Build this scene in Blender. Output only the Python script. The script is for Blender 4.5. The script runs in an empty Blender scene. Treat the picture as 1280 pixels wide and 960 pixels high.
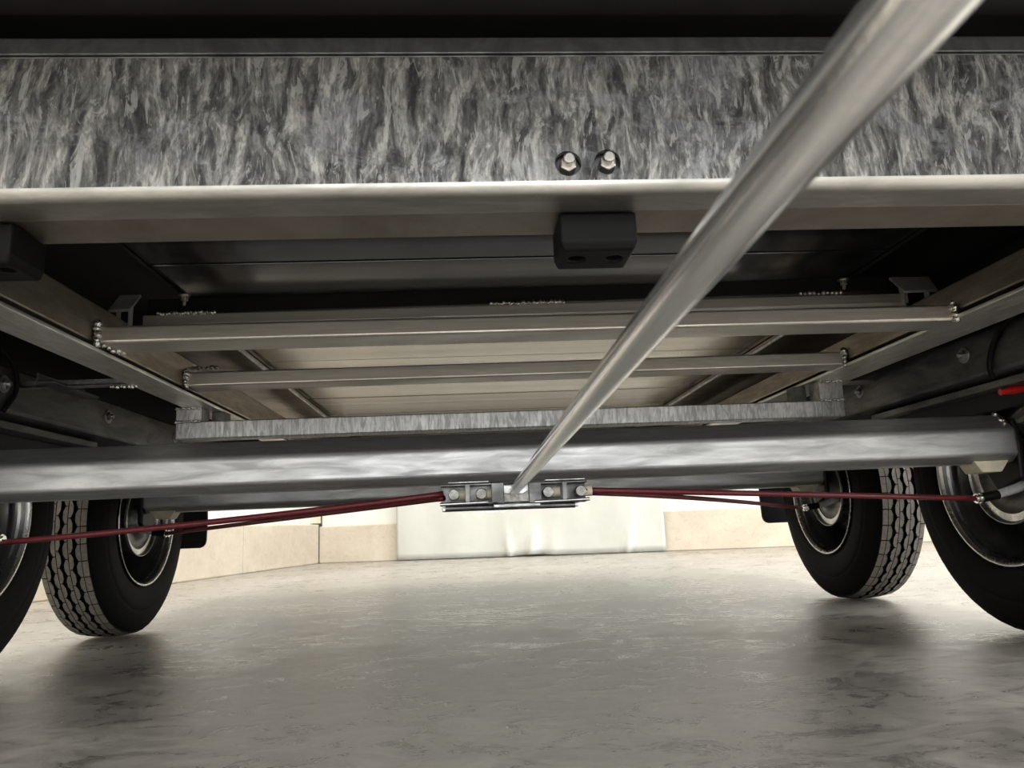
import bpy, bmesh, math, random
from mathutils import Matrix, Vector

random.seed(7)
scene = bpy.context.scene
col = scene.collection
PI = math.pi

# ------------------------------------------------------------------ camera
cam_d = bpy.data.cameras.new('camera')
cam_o = bpy.data.objects.new('camera', cam_d)
col.objects.link(cam_o)
cr = Vector((0.99755876, -0.0554417, -0.04245861))
cu = Vector((0.0312129, -0.18989782, 0.98130758))
cf = Vector((0.06246816, 0.98023724, 0.18770373))
m = Matrix.Identity(4)
for i in range(3):
    m[i][0], m[i][1], m[i][2] = cr[i], cu[i], -cf[i]
m.translation = (-0.0679185, 0.0, 0.23567489)
cam_o.matrix_world = m
cam_d.sensor_width = 36.0
cam_d.lens = 935.896 / 1280 * 36
cam_d.clip_start = 0.01
cam_d.dof.use_dof = True
cam_d.dof.focus_distance = 1.25
cam_d.dof.aperture_fstop = 18.0
scene.camera = cam_o

# ------------------------------------------------------------------ view and world
vs = scene.view_settings
vs.view_transform = 'Standard'
vs.look = 'None'
vs.gamma = 1.0
vs.use_curve_mapping = False
vs.exposure = -0.1
world = bpy.data.worlds.new('world')
scene.world = world
world.use_nodes = True
world.node_tree.nodes['Background'].inputs[0].default_value = (1, .97, .93, 1)
world.node_tree.nodes['Background'].inputs[1].default_value = 0.1

LAMP_POWER = 62.0
LAMP_COLOR = (1.0, .93, .80)
FILL_POWER = 150.0            # added fill light from an unseen gate in the front wall
LAMPS = [(x, y) for x in (-1.6, 1.6, 4.6) for y in (-4.8, -2.2, .4, 3.0, 5.0)]


# ------------------------------------------------------------------ materials
MATS = {}


def nodes_of(name):
    mt = bpy.data.materials.new(name)
    mt.use_nodes = True
    nt = mt.node_tree
    b = nt.nodes['Principled BSDF']
    return mt, nt, b


def mapped(nt, scale, rot=(0, 0, 0)):
    tc = nt.nodes.new('ShaderNodeTexCoord')
    mp = nt.nodes.new('ShaderNodeMapping')
    mp.inputs['Scale'].default_value = scale
    mp.inputs['Rotation'].default_value = rot
    nt.links.new(tc.outputs['Object'], mp.inputs[0])
    return mp.outputs[0]


def noise(nt, vec, scale=1, detail=5, rough=.6, dist=0.0):
    n = nt.nodes.new('ShaderNodeTexNoise')
    n.inputs['Scale'].default_value = scale
    n.inputs['Detail'].default_value = detail
    n.inputs['Roughness'].default_value = rough
    n.inputs['Distortion'].default_value = dist
    nt.links.new(vec, n.inputs['Vector'])
    return n.outputs[0]


def ramp(nt, fac, stops):
    r = nt.nodes.new('ShaderNodeValToRGB')
    el = r.color_ramp.elements
    while len(el) < len(stops):
        el.new(.5)
    for e, (p, c) in zip(el, stops):
        e.position = p
        e.color = c if len(c) == 4 else (*c, 1)
    nt.links.new(fac, r.inputs[0])
    return r.outputs[0]


def mix(nt, fac, a, b, mode='MIX'):
    n = nt.nodes.new('ShaderNodeMix')
    n.data_type = 'RGBA'
    n.blend_type = mode
    for s, v in ((n.inputs[0], fac), (n.inputs[6], a), (n.inputs[7], b)):
        if hasattr(v, 'node'):
            nt.links.new(v, s)
        else:
            s.default_value = v if isinstance(v, (int, float)) else ((*v, 1) if len(v) == 3 else v)
    return n.outputs[2]


def bump(nt, b, h, strength, dist=.002):
    n = nt.nodes.new('ShaderNodeBump')
    n.inputs['Strength'].default_value = strength
    n.inputs['Distance'].default_value = dist
    nt.links.new(h, n.inputs['Height'])
    nt.links.new(n.outputs[0], b.inputs['Normal'])


def metal(name, lo, hi, rough=(.3, .5), scale=(30, 30, 30), metallic=1.0, bmp=.15, dist=.6, detail=5, rot=(0, 0, 0), lohi=(.35, .65)):
    mt, nt, b = nodes_of(name)
    v = mapped(nt, scale, rot)
    n = noise(nt, v, 1, detail, .6, dist)
    nt.links.new(ramp(nt, n, [(lohi[0], lo), (lohi[1], hi)]), b.inputs['Base Color'])
    r = ramp(nt, n, [(.3, (rough[1],) * 3), (.7, (rough[0],) * 3)])
    nt.links.new(r, b.inputs['Roughness'])
    b.inputs['Metallic'].default_value = metallic
    if bmp:
        bump(nt, b, n, bmp)
    MATS[name] = mt
    return mt


def plain(name, c, rough=.5, metallic=0.0, bmp=0, scale=60, vary=.15, spec=.5):
    mt, nt, b = nodes_of(name)
    v = mapped(nt, (scale,) * 3)
    n = noise(nt, v, 1, 4)
    lo = tuple(x * (1 - vary) for x in c)
    hi = tuple(min(1, x * (1 + vary)) for x in c)
    nt.links.new(ramp(nt, n, [(.3, lo), (.7, hi)]), b.inputs['Base Color'])
    b.inputs['Roughness'].default_value = rough
    b.inputs['Metallic'].default_value = metallic
    b.inputs['Specular IOR Level'].default_value = spec
    if bmp:
        bump(nt, b, n, bmp)
    MATS[name] = mt
    return mt


def beam_zinc():
    mt, nt, b = nodes_of('beam_zinc')
    # zinc drips: stretched noise whose domain is warped so that the streaks lean this way and that
    tc = nt.nodes.new('ShaderNodeTexCoord')
    wn = nt.nodes.new('ShaderNodeTexNoise')
    wn.inputs['Scale'].default_value = 9
    wn.inputs['Detail'].default_value = 2
    nt.links.new(tc.outputs['Object'], wn.inputs['Vector'])

    def vm(op, x, y):
        q = nt.nodes.new('ShaderNodeVectorMath')
        q.operation = op
        for so, val in zip(q.inputs, (x, y)):
            if hasattr(val, 'node'): nt.links.new(val, so)
            else: so.default_value = val
        return q.outputs[0]
    warp = vm('ADD', tc.outputs['Object'], vm('MULTIPLY', vm('SUBTRACT', wn.outputs['Color'], (.5, .5, .5)), (.035, .0, .06)))
    n1 = noise(nt, vm('MULTIPLY', warp, (72, 20, 19)), 1, 6, .60, .7)
    n2 = noise(nt, vm('MULTIPLY', warp, (24, 10, 20)), 1, 4, .6, .6)
    n3 = noise(nt, mapped(nt, (9, 9, 19)), 1, 6, .65, 1.2)
    n5 = noise(nt, vm('MULTIPLY', warp, (45, 20, 10)), 1, 4, .6, .3)
    streak = ramp(nt, n1, [(.42, (.10, .10, .098)), (.46, (.20, .198, .19)), (.535, (.26, .255, .245)), (.575, (.44, .43, .41))])
    broad = ramp(nt, n5, [(.42, (.45, .45, .45)), (.5, (.8, .8, .79)), (.58, (1, 1, 1))])
    streak = mix(nt, .8, streak, broad, 'MULTIPLY')
    patch = ramp(nt, n2, [(.36, (.14, .145, .15)), (.5, (.25, .255, .265)), (.62, (.34, .345, .36))])
    f = ramp(nt, n3, [(.53, (0, 0, 0)), (.60, (.6, .6, .6))])
    c = mix(nt, f, streak, patch)
    n4 = noise(nt, vm('MULTIPLY', warp, (300, 60, 110)), 1, 4, .65, .6)
    c = mix(nt, .5, c, ramp(nt, n4, [(.38, (.28, .28, .28)), (.62, (.8, .79, .77))]), 'OVERLAY')
    n6 = noise(nt, vm('MULTIPLY', warp, (150, 20, 42)), 1, 5, .7, .5)
    c = mix(nt, .75, c, ramp(nt, n6, [(.44, (.45, .45, .45)), (.485, (.78, .78, .78)), (.515, (.86, .86, .85)), (.56, (1, 1, 1))]), 'MULTIPLY')
    n7 = noise(nt, vm('MULTIPLY', warp, (120, 20, 30)), 1, 5, .7, 1.0)
    c = mix(nt, ramp(nt, n7, [(.56, (0, 0, 0)), (.60, (.55, .55, .55))]), c, (.50, .495, .475))
    nt.links.new(c, b.inputs['Base Color'])
    b.inputs['Metallic'].default_value = .55
    nt.links.new(ramp(nt, n1, [(.3, (.55,) * 3), (.7, (.38,) * 3)]), b.inputs['Roughness'])
    bump(nt, b, n6, .3, .001)
    MATS['beam_zinc'] = mt


def concrete_floor():
    mt, nt, b = nodes_of('concrete_floor')
    v = mapped(nt, (2.2, 2.6, 1))
    n1 = noise(nt, v, 1, 8, .66, .5)
    v2 = mapped(nt, (11, 17, 1), (0, 0, .12))
    n2 = noise(nt, v2, 1, 8, .72, 1.2)
    v3 = mapped(nt, (60, 60, 1))
    n3 = noise(nt, v3, 1, 4, .7)
    c = ramp(nt, n1, [(.3, (.225, .21, .195)), (.7, (.42, .39, .355))])
    sc = ramp(nt, n2, [(.38, (.34, .335, .33)), (.50, (.74, .735, .73)), (.62, (1, 1, 1))])
    c = mix(nt, .85, c, sc, 'MULTIPLY')
    c = mix(nt, .25, c, ramp(nt, n3, [(.3, (.6, .6, .6)), (.7, (1, 1, 1))]), 'MULTIPLY')
    # dark rubber scuff patches
    v5 = mapped(nt, (2.2, 5.0, 1), (0, 0, -.35))
    n5 = noise(nt, v5, 1, 5, .65, .8)
    c = mix(nt, ramp(nt, n5, [(.52, (0, 0, 0)), (.66, (.6, .6, .6))]), c, (.16, .15, .14))
    # hairline crack across the slab
    tc = nt.nodes.new('ShaderNodeTexCoord')
    sx = nt.nodes.new('ShaderNodeSeparateXYZ')
    nt.links.new(tc.outputs['Object'], sx.inputs[0])
    vw = mapped(nt, (3, .2, 1))
    nw = noise(nt, vw, 1, 5, .6)

    def mth(op, a, bb):
        q = nt.nodes.new('ShaderNodeMath')
        q.operation = op
        for s, val in zip(q.inputs, (a, bb)):
            if hasattr(val, 'node'):
                nt.links.new(val, s)
            else:
                s.default_value = val
        return q.outputs[0]
    line = mth('ADD', sx.outputs[1], mth('MULTIPLY', sx.outputs[0], .17))
    line = mth('SUBTRACT', line, mth('ADD', mth('MULTIPLY', nw, .06), 2.125))
    line = mth('ABSOLUTE', line, 0)
    crack = ramp(nt, line, [(0, (1, 1, 1)), (.004, (0, 0, 0))])
    c = mix(nt, mth('MULTIPLY', crack, .65), c, (.06, .055, .05))
    # scattered grit specks
    vo = nt.nodes.new('ShaderNodeTexVoronoi')
    vo.inputs['Scale'].default_value = 9
    nt.links.new(tc.outputs['Object'], vo.inputs['Vector'])
    sp = ramp(nt, vo.outputs['Distance'], [(0, (1, 1, 1)), (.035, (0, 0, 0))])
    c = mix(nt, mth('MULTIPLY', sp, .7), c, (.05, .045, .04))
    nt.links.new(c, b.inputs['Base Color'])
    rr = mix(nt, .5, ramp(nt, n2, [(.35, (.20,) * 3), (.65, (.42,) * 3)]), ramp(nt, n1, [(.3, (.2,) * 3), (.7, (.4,) * 3)]))
    nt.links.new(rr, b.inputs['Roughness'])
    b.inputs['Specular IOR Level'].default_value = .6
    bump(nt, b, n2, .5, .004)
    MATS['concrete_floor'] = mt


def plinth_mat():
    mt, nt, b = nodes_of('plinth_concrete')
    v = mapped(nt, (3, 3, 4))
    n = noise(nt, v, 1, 8, .65, .5)
    c = ramp(nt, n, [(.3, (.44, .385, .31)), (.7, (.55, .49, .405))])
    v2 = mapped(nt, (22, 22, 22))
    n2 = noise(nt, v2, 1, 4, .6, 1.0)
    c = mix(nt, .5, c, ramp(nt, n2, [(.3, (.8, .78, .75)), (.5, (1, 1, 1))]), 'MULTIPLY')
    nt.links.new(c, b.inputs['Base Color'])
    b.inputs['Roughness'].default_value = .8
    bump(nt, b, n2, .2, .004)
    MATS['plinth_concrete'] = mt


beam_zinc()
concrete_floor()
plinth_mat()
metal('zinc', (.27, .27, .27), (.48, .48, .475), (.30, .48), (40, 40, 40))
metal('zinc_bright', (.42, .42, .415), (.62, .62, .61), (.24, .42), (25, 60, 60), bmp=.12)
metal('zinc_flange', (.70, .69, .65), (.95, .93, .88), (.30, .5), (60, 14, 60), bmp=.15)
metal('zinc_flange_x', (.42, .41, .38), (.62, .60, .56), (.32, .45), (12, 40, 40), bmp=.08)
metal('zinc_dull', (.29, .255, .21), (.42, .375, .315), (.38, .52), (10, 10, 60), bmp=.06)
metal('bar_zinc', (.58, .55, .495), (.80, .76, .69), (.36, .5), (4, 10, 90), bmp=.05)
metal('zinc_dark', (.10, .10, .098), (.20, .20, .196), (.38, .55), (25, 6, 25), bmp=.08)
metal('axle_zinc', (.42, .42, .42), (.62, .62, .62), (.42, .58), (9, 60, 60), bmp=.15, detail=8)
metal('stripe_zinc', (.40, .40, .40), (.66, .66, .65), (.32, .5), (110, 40, 22), bmp=.2, dist=1.4, lohi=(.4, .6))
metal('aluminium', (.34, .32, .275), (.42, .40, .35), (.20, .26), (1.0, 14, 60), bmp=0)
metal('rod_steel', (.92, .93, .93), (.97, .97, .96), (.14, .19), (1, 700, 1), bmp=.02, detail=1, dist=0, metallic=.95)
metal('chrome', (.75, .75, .75), (.9, .9, .9), (.12, .22), (40, 40, 40), bmp=.05)
metal('stainless', (.45, .42, .39), (.62, .59, .55), (.28, .4), (80, 80, 80), bmp=.05)
metal('rim_paint', (.15, .15, .15), (.17, .17, .168), (.22, .26), (30, 30, 30), metallic=.85, bmp=0)
metal('rim_highlight', (.42, .42, .41), (.5, .5, .49), (.24, .3), (30, 30, 30), bmp=0)
metal('shell_zinc', (.6, .6, .6), (.8, .8, .8), (.3, .4), (80, 80, 80), metallic=.5, bmp=0)
metal('hood_zinc', (.34, .34, .32), (.46, .46, .44), (.4, .5), (60, 60, 60), metallic=.35, bmp=.05)
metal('bolt_zinc', (.26, .255, .245), (.38, .375, .36), (.48, .6), (150, 150, 150), bmp=.1)
metal('weld', (.35, .33, .30), (.85, .82, .76), (.15, .4), (200, 200, 200), bmp=.6)
metal('black_panel', (.10, .103, .11), (.14, .143, .15), (.13, .2), (1.2, 30, 30), metallic=.8, bmp=.0)
plain('black_steel', (.008, .008, .0075), .5, 0, spec=.3)
plain('black_front', (.012, .0105, .010), .42, 0, spec=.35)
plain('rubber_black', (.003, .003, .0028), .5, 0, .1, spec=.15)
plain('tyre_rubber', (.004, .0039, .0037), .68, 0, .1, 90, .25, spec=.12)
plain('tread_rubber', (.16, .145, .125), .8, 0, .2, 120, .25)
plain('plastic_black', (.008, .008, .0085), .4, 0)
plain('cable_red', (.105, .008, .013), .42, 0)
plain('cap_red', (.45, .012, .010), .35, 0)
plain('cream_paint', (.62, .55, .42), .5, 0)
plain('wall_white', (.66, .65, .62), .7, 0, .05, 6, .03)
plain('sheet_white', (.49, .495, .465), .2, 0, .05, 10, .03)
plain('ceiling_white', (.75, .74, .70), .9)
plain('lamp_housing', (.7, .7, .7), .5)
mt, nt, b = nodes_of('lamp_diffuser')
b.inputs['Emission Color'].default_value = (*LAMP_COLOR, 1)
b.inputs['Emission Strength'].default_value = 4.0
MATS['lamp_diffuser'] = mt
mt, nt, b = nodes_of('fill_glow')
b.inputs['Emission Color'].default_value = (.93, .97, 1, 1)
b.inputs['Emission Strength'].default_value = 1.2
MATS['fill_glow'] = mt


# ------------------------------------------------------------------ mesh helpers
def box(bm, a, b):
    x0, y0, z0 = [min(p, q) for p, q in zip(a, b)]
    x1, y1, z1 = [max(p, q) for p, q in zip(a, b)]
    v = [bm.verts.new(p) for p in ((x0, y0, z0), (x1, y0, z0), (x1, y1, z0), (x0, y1, z0), (x0, y0, z1), (x1, y0, z1), (x1, y1, z1), (x0, y1, z1))]
    for f in ((0, 3, 2, 1), (4, 5, 6, 7), (0, 1, 5, 4), (1, 2, 6, 5), (2, 3, 7, 6), (3, 0, 4, 7)):
        bm.faces.new([v[i] for i in f])


def bar(bm, l, r, dy, dz):
    """box-like bar running across; l and r are the lower front corners of its two ends"""
    v = []
    for p in (l, r):
        x, y, z = p
        v += [bm.verts.new(q) for q in ((x, y, z), (x, y + dy, z), (x, y + dy, z + dz), (x, y, z + dz))]
    for f in ((0, 1, 2, 3), (7, 6, 5, 4), (0, 4, 5, 1), (1, 5, 6, 2), (2, 6, 7, 3), (3, 7, 4, 0)):
        bm.faces.new([v[i] for i in f])
    bmesh.ops.recalc_face_normals(bm, faces=bm.faces)


def prism(bm, pts, ax, a, b):
    """polygon pts (2D) extruded along axis ax from a to b"""
    def mk(p, t):
        if ax == 0: return (t, p[0], p[1])
        if ax == 1: return (p[0], t, p[1])
        return (p[0], p[1], t)
    va = [bm.verts.new(mk(p, a)) for p in pts]
    vb = [bm.verts.new(mk(p, b)) for p in pts]
    n = len(pts)
    fs = [bm.faces.new(va), bm.faces.new(list(reversed(vb)))]
    for i in range(n):
        fs.append(bm.faces.new([va[i], vb[i], vb[(i + 1) % n], va[(i + 1) % n]]))
    bmesh.ops.recalc_face_normals(bm, faces=fs)


def lathe(bm, prof, seg=64, closed=False):
    """profile of (x, r) spun about the X axis"""
    rings = []
    for x, r in prof:
        if r < 1e-6:
            rings.append([bm.verts.new((x, 0, 0))])
        else:
            rings.append([bm.verts.new((x, r * math.cos(2 * PI * k / seg), r * math.sin(2 * PI * k / seg))) for k in range(seg)])
    pairs = list(zip(rings, rings[1:]))
    if closed: pairs.append((rings[-1], rings[0]))
    for A, B in pairs:
        for k in range(seg):
            k2 = (k + 1) % seg
            if len(A) == 1: bm.faces.new([A[0], B[k2], B[k]])
            elif len(B) == 1: bm.faces.new([A[k], A[k2], B[0]])
            else: bm.faces.new([A[k], A[k2], B[k2], B[k]])
    bmesh.ops.recalc_face_normals(bm, faces=bm.faces)


def tube(bm, pts, r, seg=16, caps=True):
    pts = [Vector(p) for p in pts]
    rs = r if isinstance(r, (list, tuple)) else [r] * len(pts)
    up = Vector((0, 0, 1))
    rings = []
    prev = None
    for i, p in enumerate(pts):
        t = (pts[min(i + 1, len(pts) - 1)] - pts[max(i - 1, 0)]).normalized()
        if prev is None:
            ref = up if abs(t.dot(up)) < .9 else Vector((1, 0, 0))
            u = t.cross(ref).normalized()
        else:
            u = (prev - t * prev.dot(t)).normalized()
        prev = u
        w = t.cross(u)
        rings.append([bm.verts.new(p + (u * math.cos(2 * PI * k / seg) + w * math.sin(2 * PI * k / seg)) * rs[i]) for k in range(seg)])
    for A, B in zip(rings, rings[1:]):
        for k in range(seg):
            bm.faces.new([A[k], A[(k + 1) % seg], B[(k + 1) % seg], B[k]])
    if caps:
        bm.faces.new(list(reversed(rings[0])))
        bm.faces.new(rings[-1])
    bmesh.ops.recalc_face_normals(bm, faces=bm.faces)


def curve(p0, p1, p2, n=24):
    a, b, c = Vector(p0), Vector(p1), Vector(p2)
    return [a * (1 - t) ** 2 + b * 2 * t * (1 - t) + c * t * t for t in [i / n for i in range(n + 1)]]


BASE = Vector((0, 1.75, 0))
trailer = bpy.data.objects.new('trailer', None)
trailer.location = BASE
trailer.empty_display_size = .2
col.objects.link(trailer)
trailer['label'] = 'galvanised tandem axle trailer seen from beneath, with red brake cables and black tyres'
trailer['category'] = 'trailer'


def obj(name, bm, mat, parent=None, loc=None, rotz=0, smooth=False, bevel=0, label=None, kind=None, seg=2):
    me = bpy.data.meshes.new(name)
    bm.to_mesh(me)
    bm.free()
    return link(name, me, mat, parent, loc, rotz, smooth, bevel, label, kind, seg)


def link(name, me, mat, parent=None, loc=None, rotz=0, smooth=False, bevel=0, label=None, kind=None, seg=2):
    if mat and not me.materials:
        me.materials.append(MATS[mat])
    o = bpy.data.objects.new(name, me)
    col.objects.link(o)
    if loc: o.location = loc
    o.rotation_euler[2] = rotz
    if parent:
        o.parent = parent
        if parent is trailer:
            o.matrix_parent_inverse = Matrix.Translation(-BASE)
    if smooth:
        for p in me.polygons: p.use_smooth = True
        if smooth != 'all':
            try: me.set_sharp_from_angle(angle=math.radians(35))
            except Exception: pass
    if bevel:
        md = o.modifiers.new('bevel', 'BEVEL')
        md.width = bevel
        md.segments = seg
        md.limit_method = 'ANGLE'
        md.angle_limit = math.radians(25)
    if label: o['label'] = label
    if kind: o['kind'] = kind
    return o


def B(*boxes):
    bm = bmesh.new()
    for a, b in boxes: box(bm, a, b)
    return bm


def weld(parent, p0, p1, r=.005, n=9):
    bm = bmesh.new()
    p0, p1 = Vector(p0), Vector(p1)
    for i in range(n):
        c = p0.lerp(p1, i / (n - 1)) + Vector([random.uniform(-.3, .3) * r for _ in range(3)])
        bmesh.ops.create_icosphere(bm, subdivisions=1, radius=r * random.uniform(.75, 1.25), matrix=Matrix.Translation(c))
    return obj('weld_bead', bm, 'weld', parent, smooth='all')


def bolt(parent, loc, axis, r=.009, h=.008, mat='stainless', washer=True, stud=0):
    """hex bolt head standing along an axis vector, with a washer and stud of its own mesh"""
    rot = Vector((0, 0, 1)).rotation_difference(Vector(axis)).to_matrix().to_4x4()
    bm = bmesh.new()
    bmesh.ops.create_cone(bm, cap_ends=True, segments=6, radius1=r, radius2=r, depth=h, matrix=Matrix.Translation((0, 0, h / 2)))
    if washer:
        bmesh.ops.create_cone(bm, cap_ends=True, segments=20, radius1=r * 1.5, radius2=r * 1.5, depth=.003, matrix=Matrix.Translation((0, 0, .0)))
    if stud:
        bmesh.ops.create_cone(bm, cap_ends=True, segments=16, radius1=r * .55, radius2=r * .42, depth=stud, matrix=Matrix.Translation((0, 0, h + stud / 2)))
    bmesh.ops.transform(bm, matrix=Matrix.Translation(loc) @ rot, verts=bm.verts)
    return obj('bolt', bm, mat, parent, bevel=.0008)


# ================================================================== the hall
bm = bmesh.new()
box(bm, (-5.2, -8, -.12), (8, 8.2, 0))
fl = obj('floor', bm, 'concrete_floor')
fl['kind'] = 'structure'

HZ = 4.6
cl = obj('ceiling', B(((-5.2, -8, HZ), (8, 8.2, HZ + .1))), 'ceiling_white')
cl['kind'] = 'structure'
CORNER = Vector((-1.372, 6.70, 0))


def wall(name, p, q, panels, ph=.31, th=.25):
    """white wall from p to q with a concrete plinth of separate precast panels at its foot"""
    d = q - p
    L = d.length
    ang = math.atan2(d.y, d.x)
    w = obj(name, B(((0, .06, 0), (L, th, HZ))), 'wall_white', None, p, ang)
    w['kind'] = 'structure'
    for a, b in panels:
        obj('plinth_panel', B(((a + .0015, 0, .0), (b - .0015, .06, ph))), 'plinth_concrete', w, bevel=.008)
    return w


def spans(L, first, step):
    r, a = [], 0.0
    b = first
    while a < L - .01:
        b = min(b, L)
        r.append((a, b))
        a, b = b, b + step
    return r


endr = CORNER + Vector((3.70, -1.03, 0)).normalized() * 9.4
wall('wall_back', CORNER, endr, spans(9.4, 2.9, 2.4))
dl = Vector((-.415, -2.17, 0)).normalized()
endl = CORNER + dl * 14.6
wl = wall('wall_left', endl, CORNER, spans(14.6, 13.25 - 2.4 * 5, 2.4), ph=.33)
obj('corner_trim', B(((14.55, .0, .34), (14.64, .09, HZ))), 'cream_paint', wl)
wall('wall_right', Vector((7.8, 8.2, 0)), Vector((7.8, -8, 0)), spans(16.2, 2.4, 2.4))
wall('wall_front', Vector((7.8, -7.8, 0)), Vector((-5.2, -7.8, 0)), spans(13, 2.4, 2.4))

# plastic sheet hanging over the wall down to the floor
dw = (endr - CORNER).normalized()
nw = Vector((dw.y, -dw.x, 0))
bm = bmesh.new()
NX, NZ = 90, 40
s0, s1 = .735, 2.94
grid = []
for i in range(NX + 1):
    u = i / NX
    row = []
    for j in range(NZ + 1):
        t = j / NZ
        z = .006 + t * 2.0
        w = .055 + .010 * math.sin(u * 9 + .6) + .006 * math.sin(u * 31 + t * 2)
        # creases near the foot of the sheet
        for cx, wd, am in ((.44, .012, .05), (.525, .022, .075), (.60, .035, .04), (.87, .010, .05)):
            w += am * math.exp(-((u - cx - t * .12 * (1 if cx > .5 else -1)) / wd) ** 2) * math.exp(-(z / .16) ** 2)
        z += .012 * math.exp(-((u - .53) / .06) ** 2) * (1 - t)
        row.append(bm.verts.new(CORNER + dw * (s0 + (s1 - s0) * u) + nw * w + Vector((0, 0, z))))
    grid.append(row)
for i in range(NX):
    for j in range(NZ):
        bm.faces.new([grid[i][j], grid[i + 1][j], grid[i + 1][j + 1], grid[i][j + 1]])
sheet = obj('plastic_sheet', bm, 'sheet_white', smooth='all')
md = sheet.modifiers.new('thickness', 'SOLIDIFY')
md.thickness = .003
sheet['label'] = 'glossy white plastic sheet hanging down the back wall to the concrete floor'
sheet['category'] = 'plastic sheet'

# translucent gate in the front wall behind the camera: added, unseen, to light beam, axles and rod
front_fill = obj('fill_panel_1', B(((-2.6, -7.78, .3), (3.0, -7.745, 3.6))), 'fill_glow')
front_fill['kind'] = 'structure'
for gx in (-2.6, -1.2, .2, 1.6, 3.0):
    obj('front_fill_frame', B(((gx - .04, -7.785, .25), (gx + .04, -7.72, 3.65))), 'lamp_housing', front_fill)
for gz in (.3, 1.4, 2.5, 3.6):
    obj('front_fill_frame', B(((-2.62, -7.785, gz - .04), (3.02, -7.725, gz + .04))), 'lamp_housing', front_fill)
gl = bpy.data.lights.new('front_fill_light', 'AREA')
gl.shape = 'RECTANGLE'
gl.size, gl.size_y = 5.5, 3.2
gl.energy = FILL_POWER
gl.color = (.88, .95, 1.0)
side_fill = obj('fill_panel_2', B(((7.745, -4.5, .2), (7.78, 2.5, 3.2))), 'fill_glow')  # unseen glowing panel added in the right wall to brighten the rod
side_fill['kind'] = 'structure'
for gy in (-4.5, -2.75, -1.0, .75, 2.5):
    obj('side_fill_frame', B(((7.72, gy - .04, .15), (7.785, gy + .04, 3.25))), 'lamp_housing', side_fill)
w2 = bpy.data.lights.new('side_fill_light', 'AREA')
w2.shape = 'RECTANGLE'
w2.size, w2.size_y = 6.8, 2.9
w2.energy = FILL_POWER * 3.4
w2.color = (.88, .95, 1.0)
wo = bpy.data.objects.new('side_fill_light', w2)
col.objects.link(wo)
wo.location = (7.70, -1.0, 1.7)
wo.rotation_euler = (PI / 2, 0, PI / 2)
go = bpy.data.objects.new('front_fill_light', gl)
col.objects.link(go)
go.location = (.2, -7.70, 1.95)
go.rotation_euler = (PI / 2, 0, 0)

# ceiling lamps (outside the view, they light the hall)
me_h = me_d = None
for i, (x, y) in enumerate(LAMPS):
    root = bpy.data.objects.new('ceiling_lamp', None)
    col.objects.link(root)
    root.location = (x, y, HZ - .08)
    root['label'] = 'long ceiling lamp with a white diffuser high above the trailer'
    root['category'] = 'lamp'
    root['group'] = 'ceiling lamps of the hall'
    if me_h is None:
        a = obj('housing', B(((-.12, -.8, .02), (.12, .8, .08))), 'lamp_housing', root)
        me_h = a.data
        d = obj('diffuser', B(((-.09, -.76, 0), (.09, .76, .02))), 'lamp_diffuser', root)
        me_d = d.data
    else:
        link('housing', me_h, None, root)
        link('diffuser', me_d, None, root)
    ld = bpy.data.lights.new('lamp_light', 'AREA')
    ld.shape = 'RECTANGLE'
    ld.size, ld.size_y = .5, 1.6
    ld.energy = LAMP_POWER * (2.3 if -3 < y < 1 else 1.3 if y < 0 else 1.0)
    ld.color = (1.0, .985, .955) if y < 1 else LAMP_COLOR
    lo = bpy.data.objects.new('lamp_light', ld)
    col.objects.link(lo)
    lo.parent = root
    lo.location = (0, 0, -.02)

# ================================================================== trailer: front cross beam
FY = .603
bm = bmesh.new()
holes = [(.028, .546, .0118), (.063, .547, .0118)]
edges = []
outer = [(-1.15, .530), (1.15, .530), (1.15, .650), (-1.15, .650)]
ov = [bm.verts.new((x, FY, z)) for x, z in outer]
for i in range(4): edges.append(bm.edges.new((ov[i], ov[(i + 1) % 4])))
for hx, hz, hr in holes:
    hv = [bm.verts.new((hx + hr * math.cos(2 * PI * k / 24), FY, hz + hr * math.sin(2 * PI * k / 24))) for k in range(24)]
    back = [bm.verts.new((v.co.x, FY + .006, v.co.z)) for v in hv]
    for k in range(24):
        edges.append(bm.edges.new((hv[k], hv[(k + 1) % 24])))
        bm.faces.new([hv[k], hv[(k + 1) % 24], back[(k + 1) % 24], back[k]])
bmesh.ops.triangle_fill(bm, use_beauty=True, use_dissolve=False, edges=edges)
# rounded lower corner and bottom flange, then the back of the section
arc = [(FY + .010 * (1 - math.cos(a)), .530 - .010 * math.sin(a)) for a in [PI / 2 * k / 6 for k in range(7)]]
path = arc + [(.646, .520), (.646, .525), (FY + .011, .525)]
for (y0, z0), (y1, z1) in zip(path, path[1:]):
    bm.faces.new([bm.verts.new(p) for p in ((-1.15, y0, z0), (1.15, y0, z0), (1.15, y1, z1), (-1.15, y1, z1))])
box(bm, (-1.15, FY + .030, .525), (1.15, FY + .036, .650))
bmesh.ops.remove_doubles(bm, verts=bm.verts, dist=1e-5)
bmesh.ops.recalc_face_normals(bm, faces=bm.faces)
for f in bm.faces:
    if f.calc_center_median().z < .5299 and abs(f.normal.y) < .995: f.material_index = 1
beam = obj('front_crossbeam', bm, 'beam_zinc', trailer, smooth=True, label='wide galvanised front cross beam with streaked zinc face')
beam.data.materials.append(MATS['zinc_flange_x'])
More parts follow.
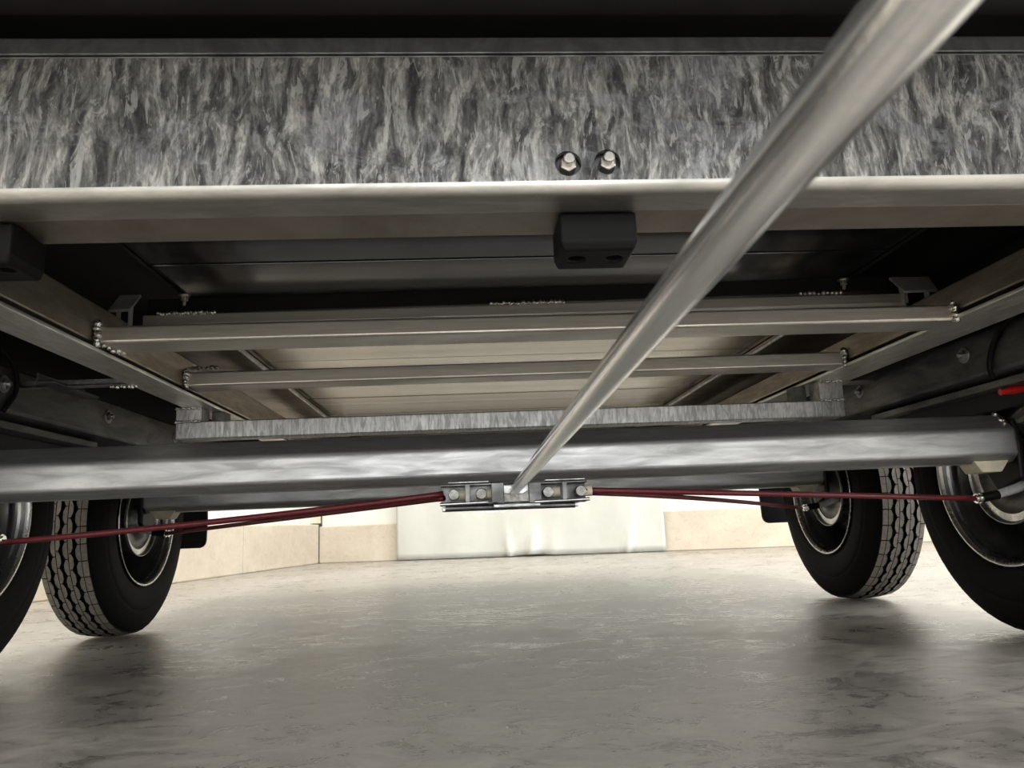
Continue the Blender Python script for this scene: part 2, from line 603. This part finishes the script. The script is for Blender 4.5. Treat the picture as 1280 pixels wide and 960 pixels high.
for hx, hz, hr in holes:
    bm = bmesh.new()
    M0 = Matrix.Translation((hx, FY + .012, hz)) @ Matrix.Rotation(PI / 2, 4, 'X')
    bmesh.ops.create_cone(bm, cap_ends=True, segments=28, radius1=.0135, radius2=.0135, depth=.003, matrix=M0)
    obj('washer', bm, 'zinc_dark', beam)
    bm = bmesh.new()
    bmesh.ops.create_cone(bm, cap_ends=True, segments=6, radius1=.0078, radius2=.0078, depth=.012, matrix=Matrix.Translation((hx, FY + .003, hz - .001)) @ Matrix.Rotation(PI / 2, 4, 'X'))
    obj('nut', bm, 'stainless', beam, bevel=.0012)
    bm = bmesh.new()
    bmesh.ops.create_cone(bm, cap_ends=True, segments=20, radius1=.0052, radius2=.0052, depth=.009, matrix=Matrix.Translation((hx, FY - .0055, hz + .0008)) @ Matrix.Rotation(PI / 2, 4, 'X'))
    obj('stud', bm, 'stainless', beam, bevel=.0014)

obj('rear_crossbeam', B(((-1.15, .6475, .5215), (1.15, .707, .645))), 'zinc_dull', trailer, bevel=.003, label='dull brownish cross tube behind the front beam')
obj('top_rail', B(((-1.15, .6035, .6505), (1.15, .66, .6525)), ((-1.15, .601, .6525), (1.15, .66, .6685))), 'zinc_dark', trailer, bevel=.001)
obj('front_panel', B(((-1.15, .22, .684), (1.15, .592, .70))), 'black_front', trailer, label='smooth black panel under the front of the trailer')

# rubber buffers under the beam
def buffer(x0, x1):
    bm = bmesh.new()
    y0, y1 = .648, .704
    z0, z1 = .484, .520
    t = .003
    xm = (x0 + x1) / 2
    # tapered block; bottom face with two round recesses
    top = [(x0, y0), (x1, y0), (x1, y1), (x0, y1)]
    bot = [(x0 + t, y0 + .004), (x1 - t, y0 + .004), (x1 - t, y1), (x0 + t, y1)]
    tv = [bm.verts.new((x, y, z1)) for x, y in top]
    mv = [bm.verts.new((x, y, z0 + .008)) for x, y in top]
    bv = [bm.verts.new((x, y, z0)) for x, y in bot]
    bm.faces.new(tv)
    for A, C in ((tv, mv), (mv, bv)):
        for i in range(4): bm.faces.new([A[i], A[(i + 1) % 4], C[(i + 1) % 4], C[i]])
    ed = []
    for i in range(4): ed.append(bm.edges.get((bv[i], bv[(i + 1) % 4])) or bm.edges.new((bv[i], bv[(i + 1) % 4])))
    for hx in (xm - .018, xm + .018):
        hv = [bm.verts.new((hx + .0085 * math.cos(2 * PI * k / 18), (y0 + y1) / 2 + .0085 * math.sin(2 * PI * k / 18), z0)) for k in range(18)]
        up = [bm.verts.new((v.co.x, v.co.y, z0 + .016)) for v in hv]
        for k in range(18):
            ed.append(bm.edges.new((hv[k], hv[(k + 1) % 18])))
            bm.faces.new([hv[k], hv[(k + 1) % 18], up[(k + 1) % 18], up[k]])
        bm.faces.new(up)
    bmesh.ops.triangle_fill(bm, use_beauty=True, edges=ed)
    bmesh.ops.recalc_face_normals(bm, faces=bm.faces)
    return obj('rubber_buffer', bm, 'rubber_black', trailer, bevel=.0022, label='black rubber buffer block under the front beam')


buffer(.024, .096)
buffer(-.536, -.464)

# ================================================================== chassis rails, bed rails
LZ, RZ = .512, .526
Y0, Y1R = .708, 3.3


def rail(s, xi, xo, z):
    bm = bmesh.new()
    # C section: bottom flange, outer web, top flange
    x_in, x_out = xi, xo
    for (a, b) in (((x_in, Y0, z), (x_out, Y1R, z + .006)), ((x_out, Y0, z + .006), (x_out - s * .006, Y1R, .592)), ((x_in + s * .045, Y0, .586), (x_out - s * .006, Y1R, .592))):
        box(bm, a, b)
    return obj('chassis_rail', bm, 'zinc_flange', trailer, bevel=.0015)


rail(-1, -.600, -.663, LZ)
rail(1, .700, .792, RZ)
# inner bed rails resting a finger above the flanges
obj('bed_rail', B(((-.606, Y0, LZ + .014), (-.640, Y1R, .585))), 'zinc_dull', trailer, bevel=.003)
obj('bed_rail', B(((.706, Y0, RZ + .014), (.740, Y1R, .585))), 'zinc_dull', trailer, bevel=.003)
# black plates that close the bed at its sides
obj('side_plate', B(((-.599, Y0, .692), (-.90, 1.47, .699))), 'black_steel', trailer, bevel=.001)
obj('side_plate', B(((.7055, Y0, .692), (.90, 1.47, .699))), 'black_steel', trailer, bevel=.001)
obj('angle_strip', B(((.665, .80, .616), (.706, .93, .621))), 'zinc_dark', trailer, bevel=.001)

# black floor panels with a gap between them
y = .72
for y1 in (.985, 1.252, 1.462):
    obj('floor_panel', B(((-.66, y, .700), (.76, y1 - .011, .712))), 'black_panel', trailer, bevel=.0015, label='glossy black floor panel under the bed')
    y = y1
# aluminium bed planks, profiled, running across behind the panels
def plank(y0, w):
    bm = bmesh.new()
    z = .655
    prof = [(y0, z + .02), (y0, z), (y0 + w * .55, z), (y0 + w * .56, z + .002), (y0 + w * .575, z + .002), (y0 + w * .585, z), (y0 + w - .003, z), (y0 + w - .003, z + .02)]
    prism(bm, prof, 0, -.68, .78)
    return obj('bed_plank', bm, 'aluminium', trailer, bevel=.0008)


y = 1.475
while y < 3.2:
    plank(y, .335)
    y += .335
# deck above, wide enough to roof the wheels
obj('deck', B(((-1.18, .20, .735), (1.18, 3.4, .80))), 'black_steel', trailer, bevel=.004)
obj('rear_crossbeam', B(((-.90, 3.305, .512), (.90, 3.36, .734))), 'zinc_dull', trailer, bevel=.004)

# cross bars: black bar, angle bar, two square bars
bm = bmesh.new(); bar(bm, (-.60, 1.25, .613), (.71, 1.25, .624), .04, .028)
obj('black_bar', bm, 'black_steel', trailer, bevel=.002)
bm = bmesh.new(); bar(bm, (-.585, 1.20, .580), (.70, 1.20, .586), .03, .0175)
ab = obj('angle_bar', bm, 'bar_zinc', trailer, bevel=.0015)
weld(ab, (-.56, 1.198, .599), (-.47, 1.198, .599), .0035, 22)
weld(ab, (-.02, 1.198, .602), (.10, 1.198, .602), .0035, 30)
weld(ab, (.51, 1.198, .606), (.58, 1.198, .607), .0035, 10)
bm = bmesh.new(); bar(bm, (-.606, 1.09, .524), (.706, 1.09, .524), .068, .0265)
cb = obj('crossbar', bm, 'bar_zinc', trailer, bevel=.004, seg=3)
weld(cb, (-.600, 1.088, .524), (-.600, 1.088, .553), .006, 8)
weld(cb, (-.600, 1.09, .522), (-.588, 1.15, .522), .005, 6)
weld(cb, (.700, 1.088, .527), (.700, 1.088, .553), .006, 8)
bm = bmesh.new(); bar(bm, (-.606, 1.44, .527), (.706, 1.44, .530), .062, .0275)
cb = obj('crossbar', bm, 'bar_zinc', trailer, bevel=.003, seg=3)
weld(cb, (-.600, 1.438, .525), (-.600, 1.438, .556), .006, 7)
weld(cb, (.700, 1.438, .530), (.700, 1.438, .558), .006, 7)
weld(cb, (-.60, 1.50, .575), (-.57, 1.52, .58), .005, 5)
# bed stop hoods at both ends of the angle bar
for x0, x1, x2, x3 in ((-.630, -.596, -.6315, -.597), (.681, .740, .681, .753)):
    bm = bmesh.new()
    vs_ = [bm.verts.new(p) for p in ((x0, 1.18, .597), (x1, 1.18, .598), (x3, 1.22, .635), (x2, 1.22, .635),
                                     (x0, 1.178, .601), (x1, 1.178, .602), (x3, 1.218, .639), (x2, 1.218, .639))]
    for f in ((0, 3, 2, 1), (4, 5, 6, 7), (0, 1, 5, 4), (1, 2, 6, 5), (2, 3, 7, 6), (3, 0, 4, 7)):
        bm.faces.new([vs_[i] for i in f])
    box(bm, (x0 + .006, 1.192, .550), (x0 + .009, 1.205, .615))
    box(bm, (x1 - .009, 1.192, .550), (x1 - .006, 1.205, .615))
    bmesh.ops.recalc_face_normals(bm, faces=bm.faces)
    obj('bed_stop', bm, 'hood_zinc', trailer, bevel=.001)
# small bolts holding the panels
for x, z in ((-.5345, .641), (.6085, .642)):
    bolt(trailer, (x, 1.238, z), (0, 0, -1), .0065, .009, 'stainless', True, .008)

# bed edge trims beyond the second crossbar
for xa, xb in ((-.74, -.560), (.662, .86)):
    obj('edge_trim', B(((xa, 1.51, .640), (xb, 3.2, .654))), 'zinc_dull', trailer, bevel=.002)
    xi = xb if xa < 0 else xa
    d = 1 if xa < 0 else -1
    for ya, yb in ((1.60, 1.98), (2.02, 2.7)):
        bm = bmesh.new(); tube(bm, [(xi + d * .004, ya, .640), (xi + d * .004, yb, .640)], .005, 10)
        obj('hinge_pin', bm, 'zinc', trailer, smooth=True)

# galvanised bar hanging from the rails on two uprights
bm = bmesh.new(); bar(bm, (-.677, 1.595, .4455), (.770, 1.595, .4455), .05, .0365)
hb = obj('hanger_bar', bm, 'stripe_zinc', trailer, bevel=.002, label='striped galvanised bar hanging below the chassis rails')
for xa, xb, zt in ((-.677, -.624, LZ), (.716, .771, RZ)):
    obj('upright', B(((xa, 1.595, .482), (xb, 1.645, zt))), 'stripe_zinc', hb, bevel=.0015)
    weld(hb, (xa + .003, 1.593, .482), (xb - .003, 1.593, .482), .0038, 14)
    weld(hb, (xa + .003, 1.593, zt - .002), (xb - .003, 1.593, zt - .002), .0038, 14)
    xc = xb if xa < 0 else xa - .028
    obj('backing_plate', B(((xc, 1.66, .482), (xc + .028, 1.70, zt))), 'zinc_dark', hb, bevel=.001)

# ================================================================== side rails with bolts, brackets and hoses
for s in (-1, 1):
    bm = bmesh.new()
    prof = [(.85, .470), (.853, .465), (.90, .452), (.90, .457), (.856, .471), (.856, .538), (.895, .547), (.895, .552), (.853, .545), (.85, .540)]
    prism(bm, [(s * x, z) for x, z in prof], 1, .75, 3.3)
    sr = obj('side_rail', bm, 'zinc_dark', trailer, bevel=.0008)
    for y in (1.295, 1.67, 2.05, 2.4):
        bolt(sr, (s * .8495, y, .511), (-s, 0, 0), .010, .006, 'zinc', True, .006)
    obj('axle_bracket', B(((s * .866, 1.06, .441), (s * .905, 1.665, .4545))), 'zinc_dark', trailer, bevel=.002)
    obj('axle_bracket', B(((s * .866, 1.95, .436), (s * .905, 2.42, .4555))), 'zinc_dark', trailer, bevel=.002)
    # added black sheet that blocks light leaking in past the side rail
    obj('light_baffle', B(((s * .908, .75, .41), (s * .925, 3.3, .735))), 'black_steel', trailer, bevel=.001)
arcR = [(.845, 1.150, .546), (.845, 1.185, .533), (.845, 1.213, .508), (.845, 1.228, .476), (.846, 1.225, .452)]
arcL = [(-.845, 1.22, .572), (-.845, 1.269, .565), (-.845, 1.305, .550), (-.845, 1.322, .526), (-.845, 1.320, .497), (-.846, 1.294, .465)]


def smooth_path(p, n=6):
    p = [Vector(q) for q in p]
    p = [p[0] * 2 - p[1]] + p + [p[-1] * 2 - p[-2]]
    out = []
    for i in range(1, len(p) - 2):
        a, b, c, d = p[i - 1:i + 3]
        for k in range(n):
            t = k / n
            out.append(.5 * ((2 * b) + (c - a) * t + (2 * a - 5 * b + 4 * c - d) * t * t + (3 * b - a - 3 * c + d) * t ** 3))
    out.append(p[-2])
    return out


for pts in (arcR, arcL):
    bm = bmesh.new(); tube(bm, smooth_path(pts), .0042, 10)
    obj('hose', bm, 'rubber_black', trailer, smooth='all', label='thin black hose curving over the side rail')
# bracket pieces joining the rails
bm = bmesh.new()
box(bm, (-.850, 1.34, .513), (-.66, 1.362, .517)); box(bm, (-.850, 1.34, .513), (-.66, 1.343, .525))
obj('cross_bracket', bm, 'zinc', trailer, bevel=.0008)
obj('cross_bracket', B(((-.80, 1.30, .512), (-.77, 1.46, .516)), ((-.80, 1.30, .512), (-.797, 1.46, .53))), 'zinc_dark', trailer, bevel=.0008)
obj('cross_bracket', B(((.79, 1.60, .522), (.85, 1.64, .526))), 'zinc', trailer, bevel=.0008)
weld(trailer, (-.70, 1.35, .511), (-.655, 1.35, .511), .0035, 8)


# ================================================================== axles
def axle(yc, left=0.0):
    bm = bmesh.new()
    q = [(-.040, .328), (-.040, .373), (-.012, .404), (.012, .404), (.040, .373), (.040, .328), (.022, .314), (-.022, .314)]
    prof = [(yc + dy, z) for dy, z in q]
    prism(bm, prof, 0, -.937 - left, .937)
    o = obj('axle', bm, 'axle_zinc', trailer, bevel=.006, seg=4, label='hexagonal galvanised axle tube')
    for s in (-1, 1):
        bm = bmesh.new()
        k = left if s < 0 else 0
        prism(bm, [(s * (.855 + k), .318), (s * (.868 + k), .297), (s * (.905 + k), .297), (s * (.922 + k), .318)], 1, yc - .030, yc + .02)
        obj('end_foot', bm, 'cream_paint', o, bevel=.002)
        bm = bmesh.new()
        pr = [(yc - .028, .395), (yc - .036, .35), (yc - .03, .285), (yc + .035, .262), (yc + .06, .30), (yc + .03, .40)]
        prism(bm, pr, 0, s * (.9375 + k), s * (.950 + k))
        obj('trailing_arm', bm, 'black_steel', o, bevel=.004)
        weld(o, (s * (.925 + k), yc - .030, .385), (s * (.925 + k), yc - .01, .404), .005, 8)
    return o


WB1, WB2 = 1.3818, 2.114
AX1 = axle(WB1 - .032, .03)
AX2 = axle(WB2 - .002)
# red caps on the right end of the near axle
bm = bmesh.new()
tube(bm, [(.866, 1.24, .4315), (.884, 1.24, .4335)], .0058, 14)
tube(bm, [(.884, 1.24, .4335), (.908, 1.24, .437)], .0070, 14)
obj('red_cap', bm, 'cap_red', trailer, smooth=True, label='red plastic cap at the end of the near axle')

# ================================================================== wheels
TW, TR = .150, .300
NSEG = 132
# tyre carcass
bm = bmesh.new()


def crown(x): return .2995 - .0042 * ((x - .075) / .05) ** 2


half = [(.010, .172), (.004, .180), (.0015, .192), (.0, .205), (-.0004, .225), (.0, .236), (.0012, .2385), (.0012, .2405), (.0012, .243), (.003, .252), (.006, .262), (.010, .275), (.015, .286), (.020, .2895), (.0255, .2885), (.05, .2915), (.075, .292)]
prof = half + [(TW - x, r) for x, r in reversed(half[:-1])]
lathe(bm, prof, NSEG)
me_tyre = bpy.data.meshes.new('tyre'); bm.to_mesh(me_tyre); bm.free()
me_tyre.materials.append(MATS['tyre_rubber'])
for p in me_tyre.polygons: p.use_smooth = True
# tread blocks: three zigzag grooves between thin straight grooves, plus shoulder lugs
bm = bmesh.new()
NP = 46


def block(poly):
    """poly of (x, phase in pitches); raised block on the crown"""
    top, bot = [], []
    for x, t in poly:
        a = 2 * PI * t / NP
        r = crown(x)
        top.append(bm.verts.new((x, r * math.cos(a), r * math.sin(a))))
        bot.append(bm.verts.new((x, (r - .0085) * math.cos(a), (r - .0085) * math.sin(a))))
    bm.faces.new(top)
    n = len(poly)
    for i in range(n):
        bm.faces.new([top[i], bot[i], bot[(i + 1) % n], top[(i + 1) % n]])


X0 = .0335
UW = .0277
w = .0109
for k in range(NP):
    for u in range(3):
        xa = X0 + u * UW
        xb = xa + UW
        ph = k + .17 * u
        g = .0009
        block([(xa + g, ph - .48), (xa + g, ph + .48), (xa + w * .56, ph + .47), (xa + w, ph + .2), (xa + w, ph - .2), (xa + w * .56, ph - .47)])
        ph += .5
        block([(xb - g, ph - .48), (xb - g, ph + .48), (xb - w * .56, ph + .47), (xb - w, ph + .2), (xb - w, ph - .2), (xb - w * .56, ph - .47)])
    for xa, xb in ((.0205, X0 - .0006), (X0 + 3 * UW + .0006, TW - .0205)):
        block([(xa, k - .47), (xa, k + .47), (xb, k + .47), (xb, k - .47)])
bmesh.ops.recalc_face_normals(bm, faces=bm.faces)
me_tread = bpy.data.meshes.new('tread'); bm.to_mesh(me_tread); bm.free()
me_tread.materials.append(MATS['tread_rubber'])
me_tread.materials.append(MATS['tyre_rubber'])
for p in me_tread.polygons:
    c = p.center
    rad = Vector((0, c.y, c.z)).normalized()
    p.material_index = 0 if p.normal.dot(rad) > .7 else 1
# steel rim
bm = bmesh.new()
rp = [(.012, .168), (.003, .176), (.0005, .1775), (-.001, .1755), (.001, .1715), (.006, .1665), (.014, .1645), (.018, .1615), (.030, .1595), (.036, .1585), (.046, .149), (.060, .1465), (.080, .1465), (.092, .154), (.104, .154)]
lathe(bm, rp, 96)
rp2 = [(.104, .154), (.098, .140), (.102, .122), (.112, .105), (.104, .088), (.100, .060), (.100, .0)]
lathe(bm, rp2, 96)
rp3 = [(.104, .154), (.136, .160), (.145, .168), (.150, .1765), (.147, .178)]
lathe(bm, rp3, 96)
me_rim = bpy.data.meshes.new('wheel'); bm.to_mesh(me_rim); bm.free()
me_rim.materials.append(MATS['rim_paint'])
me_rim.materials.append(MATS['rim_highlight'])
for p in me_rim.polygons:
    if p.center.x < .007 or .0145 < p.center.x < .0175: p.material_index = 1  # lip and ring given a lighter metal to paint in their highlights
for p in me_rim.polygons: p.use_smooth = True
# rim weld ribs are too small to see; the brake drum sits inside the rim
bm = bmesh.new()
lathe(bm, [(.092, .090), (.030, .093), (.018, .0945), (.015, .097), (.0155, .099), (.020, .0995), (.0235, .096), (.024, .080)], 72)
me_drum = bpy.data.meshes.new('brake_drum'); bm.to_mesh(me_drum); bm.free()
me_drum.materials.append(MATS['zinc_bright'])
for p in me_drum.polygons: p.use_smooth = True
me_drum.set_sharp_from_angle(angle=math.radians(30))

bm = bmesh.new()
lathe(bm, [(.0245, .0815), (.030, .07), (.026, .045), (.016, .040), (.014, 0)], 48)
me_plate = bpy.data.meshes.new('backing_plate'); bm.to_mesh(me_plate); bm.free()
me_plate.materials.append(MATS['zinc_dark'])
for p in me_plate.polygons: p.use_smooth = True

XW = .9342
for yc in (WB1, WB2):
    for s in (-1, 1):
        rz = 0 if s > 0 else PI
        loc = (s * XW, yc, TR)
        wh = link('wheel', me_rim, None, trailer, loc, rz)
        link('tyre', me_tyre, None, wh)
        link('tread', me_tread, None, wh)
        dr = link('brake_drum', me_drum, None, trailer, loc, rz)
        link('backing_plate', me_plate, None, dr)
        # brake lever housing: bright half shell, black sleeve and collar lead the cable into the drum
        hx = s * (.836 if yc < 1.6 else .850)
        zz = .251 if yc < 1.6 else (.254 if s > 0 else .2575)
        yy = yc - .08
        bm = bmesh.new()
        tube(bm, [(hx + s * .036, yy, zz + .004), (hx + s * .085, yy + .012, zz + .015), (hx + s * .112, yy + .03, zz + .020)], [.0075, .0085, .0085], 14)
        o = obj('cable_shell', bm, 'shell_zinc', trailer, smooth=True)
        bm = bmesh.new()
        tube(bm, [(hx + s * .010, yy, zz + .001), (hx + s * .040, yy, zz + .005)], .0085, 14)
        obj('rubber_sleeve', bm, 'rubber_black', o, smooth=True)
        bm = bmesh.new()
        tube(bm, [(hx - s * .004, yy, zz), (hx + s * .012, yy, zz + .001)], .0065, 14)
        tube(bm, [(hx - s * .001, yy, zz), (hx + s * .002, yy, zz)], .009, 14)
        tube(bm, [(hx + s * .006, yy, zz), (hx + s * .009, yy, zz)], .009, 14)
        obj('collar', bm, 'chrome', o, smooth=True)

# mudguards over the wheels, closing down behind the far ones
for s in (-1, 1):
    bm = bmesh.new()
    path = [(2.455, .213), (2.4555, .216), (2.457, .224), (2.459, .235), (2.465, .30), (2.45, .42), (2.40, .53), (2.31, .60), (2.2, .63), (1.3, .63), (1.18, .60)]
    x0, x1 = s * .897, s * 1.13
    rows = []
    for i, (y, z) in enumerate(path):
        xi = s * (.915, .906, .899, .897, .897, .897, .897, .897, .897, .897, .897)[i]
        rows.append([bm.verts.new((xi, y, z)), bm.verts.new((x1, y, z)), bm.verts.new((x1, y + .008 if i < 6 else y, z + (0 if i < 6 else .008))), bm.verts.new((xi, y + .008 if i < 6 else y, z + (0 if i < 6 else .008)))])
    for A, C in zip(rows, rows[1:]):
        for k in range(4): bm.faces.new([A[k], A[(k + 1) % 4], C[(k + 1) % 4], C[k]])
    bm.faces.new(rows[0]); bm.faces.new(rows[-1])
    bmesh.ops.recalc_face_normals(bm, faces=bm.faces)
    obj('mudguard', bm, 'plastic_black', trailer, bevel=.003, label='black plastic mudguard behind the far wheel')

# ================================================================== brake rod and equaliser
bm = bmesh.new()
P0 = Vector((.004, 1.2, .292)); P1 = Vector((.01143, .10915, .32117))
dd = (P1 - P0)
tube(bm, [P0 - dd * .006, P0 + dd * .35, P0 + dd * .7, P1, P0 + dd * 1.06, P0 + dd * 1.4], .008, 40)
obj('brake_rod', bm, 'rod_steel', trailer, smooth=True, label='long shiny steel brake rod running under the trailer')

EY = 1.2
bm = bmesh.new()
# dished centre plate, bent into the lower strip
prof = [(EY + .03, .306), (EY + .004, .306), (EY + .001, .302), (EY + .001, .288), (EY - .004, .277), (EY - .010, .272), (EY - .010, .266), (EY + .03, .266)]
prism(bm, prof, 0, -.030, .045)
eq = obj('equaliser', bm, 'zinc', trailer, bevel=.002, seg=3, label='zinc plated brake cable equaliser')
obj('lower_strip', B(((-.110, EY - .004, .264), (.106, EY + .03, .2705))), 'zinc', eq, bevel=.0012)
for xa, xb in ((-.052, -.046), (-.041, -.022), (-.016, -.011)):
    obj('lower_tab', B(((xa, EY + .004, .260), (xb, EY + .02, .264))), 'zinc_bright', eq)
bm = bmesh.new()
prism(bm, [(-.030, .307), (-.030, .270), (.046, .270), (.046, .305), (.038, .303), (.030, .294), (.018, .288), (.004, .2865), (-.010, .289), (-.020, .296), (-.025, .304)], 1, EY - .006, EY - .003)
obj('saddle_plate', bm, 'bolt_zinc', eq, bevel=.0012)
bm = bmesh.new()
tube(bm, [(-.105, EY - .004, .2685), (.100, EY - .004, .2665)], .0045, 12)
obj('lower_tube', bm, 'zinc_dark', eq, smooth=True)


def clamp(xa, xb, zc, b1, b2, s):
    bm = bmesh.new()
    # channel: back, top lip, bottom lip and inner cheek
    box(bm, (xa, EY + .016, zc - .017), (xb, EY + .020, zc + .017))
    box(bm, (xa, EY - .008, zc + .013), (xb, EY + .020, zc + .0165))
    box(bm, (xa, EY - .010, zc - .0165), (xb, EY + .020, zc - .013))
    inner = xb if s < 0 else xa
    box(bm, (inner - .010, EY - .010, zc - .0165), (inner + .010, EY - .006, zc + .0165))
    o = obj('cable_clamp', bm, 'zinc_dark', trailer, bevel=.0012)  # dark zinc stands in for the shade inside the deep channel
    for bx in (b1, b2):
        bm = bmesh.new()
        Mb = Matrix.Translation((bx, EY - .004, zc)) @ Matrix.Rotation(PI / 2, 4, 'X')
        bmesh.ops.create_cone(bm, cap_ends=True, segments=24, radius1=.0088, radius2=.0088, depth=.016, matrix=Mb)
        obj('bolt_head', bm, 'bolt_zinc', o, bevel=.0012, smooth=True)
        bm = bmesh.new()
        tube(bm, [(bx + .004, EY + .008, zc), (bx + .020, EY + .008, zc)], .0085, 14)
        obj('spacer', bm, 'cream_paint', o, smooth=True)
    xm = (b1 + b2) / 2
    obj('strap', B(((xm - .004, EY - .012, zc - .016), (xm + .004, EY - .008, zc + .016))), 'zinc_dark', o, bevel=.001)
    bm = bmesh.new(); tube(bm, [(xa - .001, EY - .010, zc - .0145), (xb - (.016 if s < 0 else -.002), EY - .010, zc - .0135)], .0028, 12)
    obj('locking_pin', bm, 'zinc_bright', o, smooth=True)
    obj('top_plate', B(((xm - .030, EY - .006, zc + .0175), (xm + .034, EY + .018, zc + .0205))), 'zinc', o, bevel=.001)
    return o


clamp(-.112, -.022, .2895, -.091, -.048, -1)
clamp(.037, .121, .288, .058, .110, 1)

# red cables, two to each side
for name, p0, p1, p2, r in (
        ('l1', (-.108, EY + .004, .292), (-.45, 1.24, .262), (-.836, WB1 - .08, .2465), .0048),
        ('r1', (.118, EY + .004, .289), (.45, 1.24, .272), (.834, WB1 - .08, .251), .0048),
        ('l2', (-.108, EY + .010, .286), (-.40, 1.58, .276), (-.860, WB2 - .08, .2575), .0048),
        ('r2', (.118, EY + .010, .286), (.42, 1.60, .284), (.842, WB2 - .08, .254), .0048)):
    bm = bmesh.new()
    tube(bm, curve(p0, p1, p2), r, 12)
    obj('brake_cable', bm, 'cable_red', trailer, smooth='all', label='dark red brake cable')
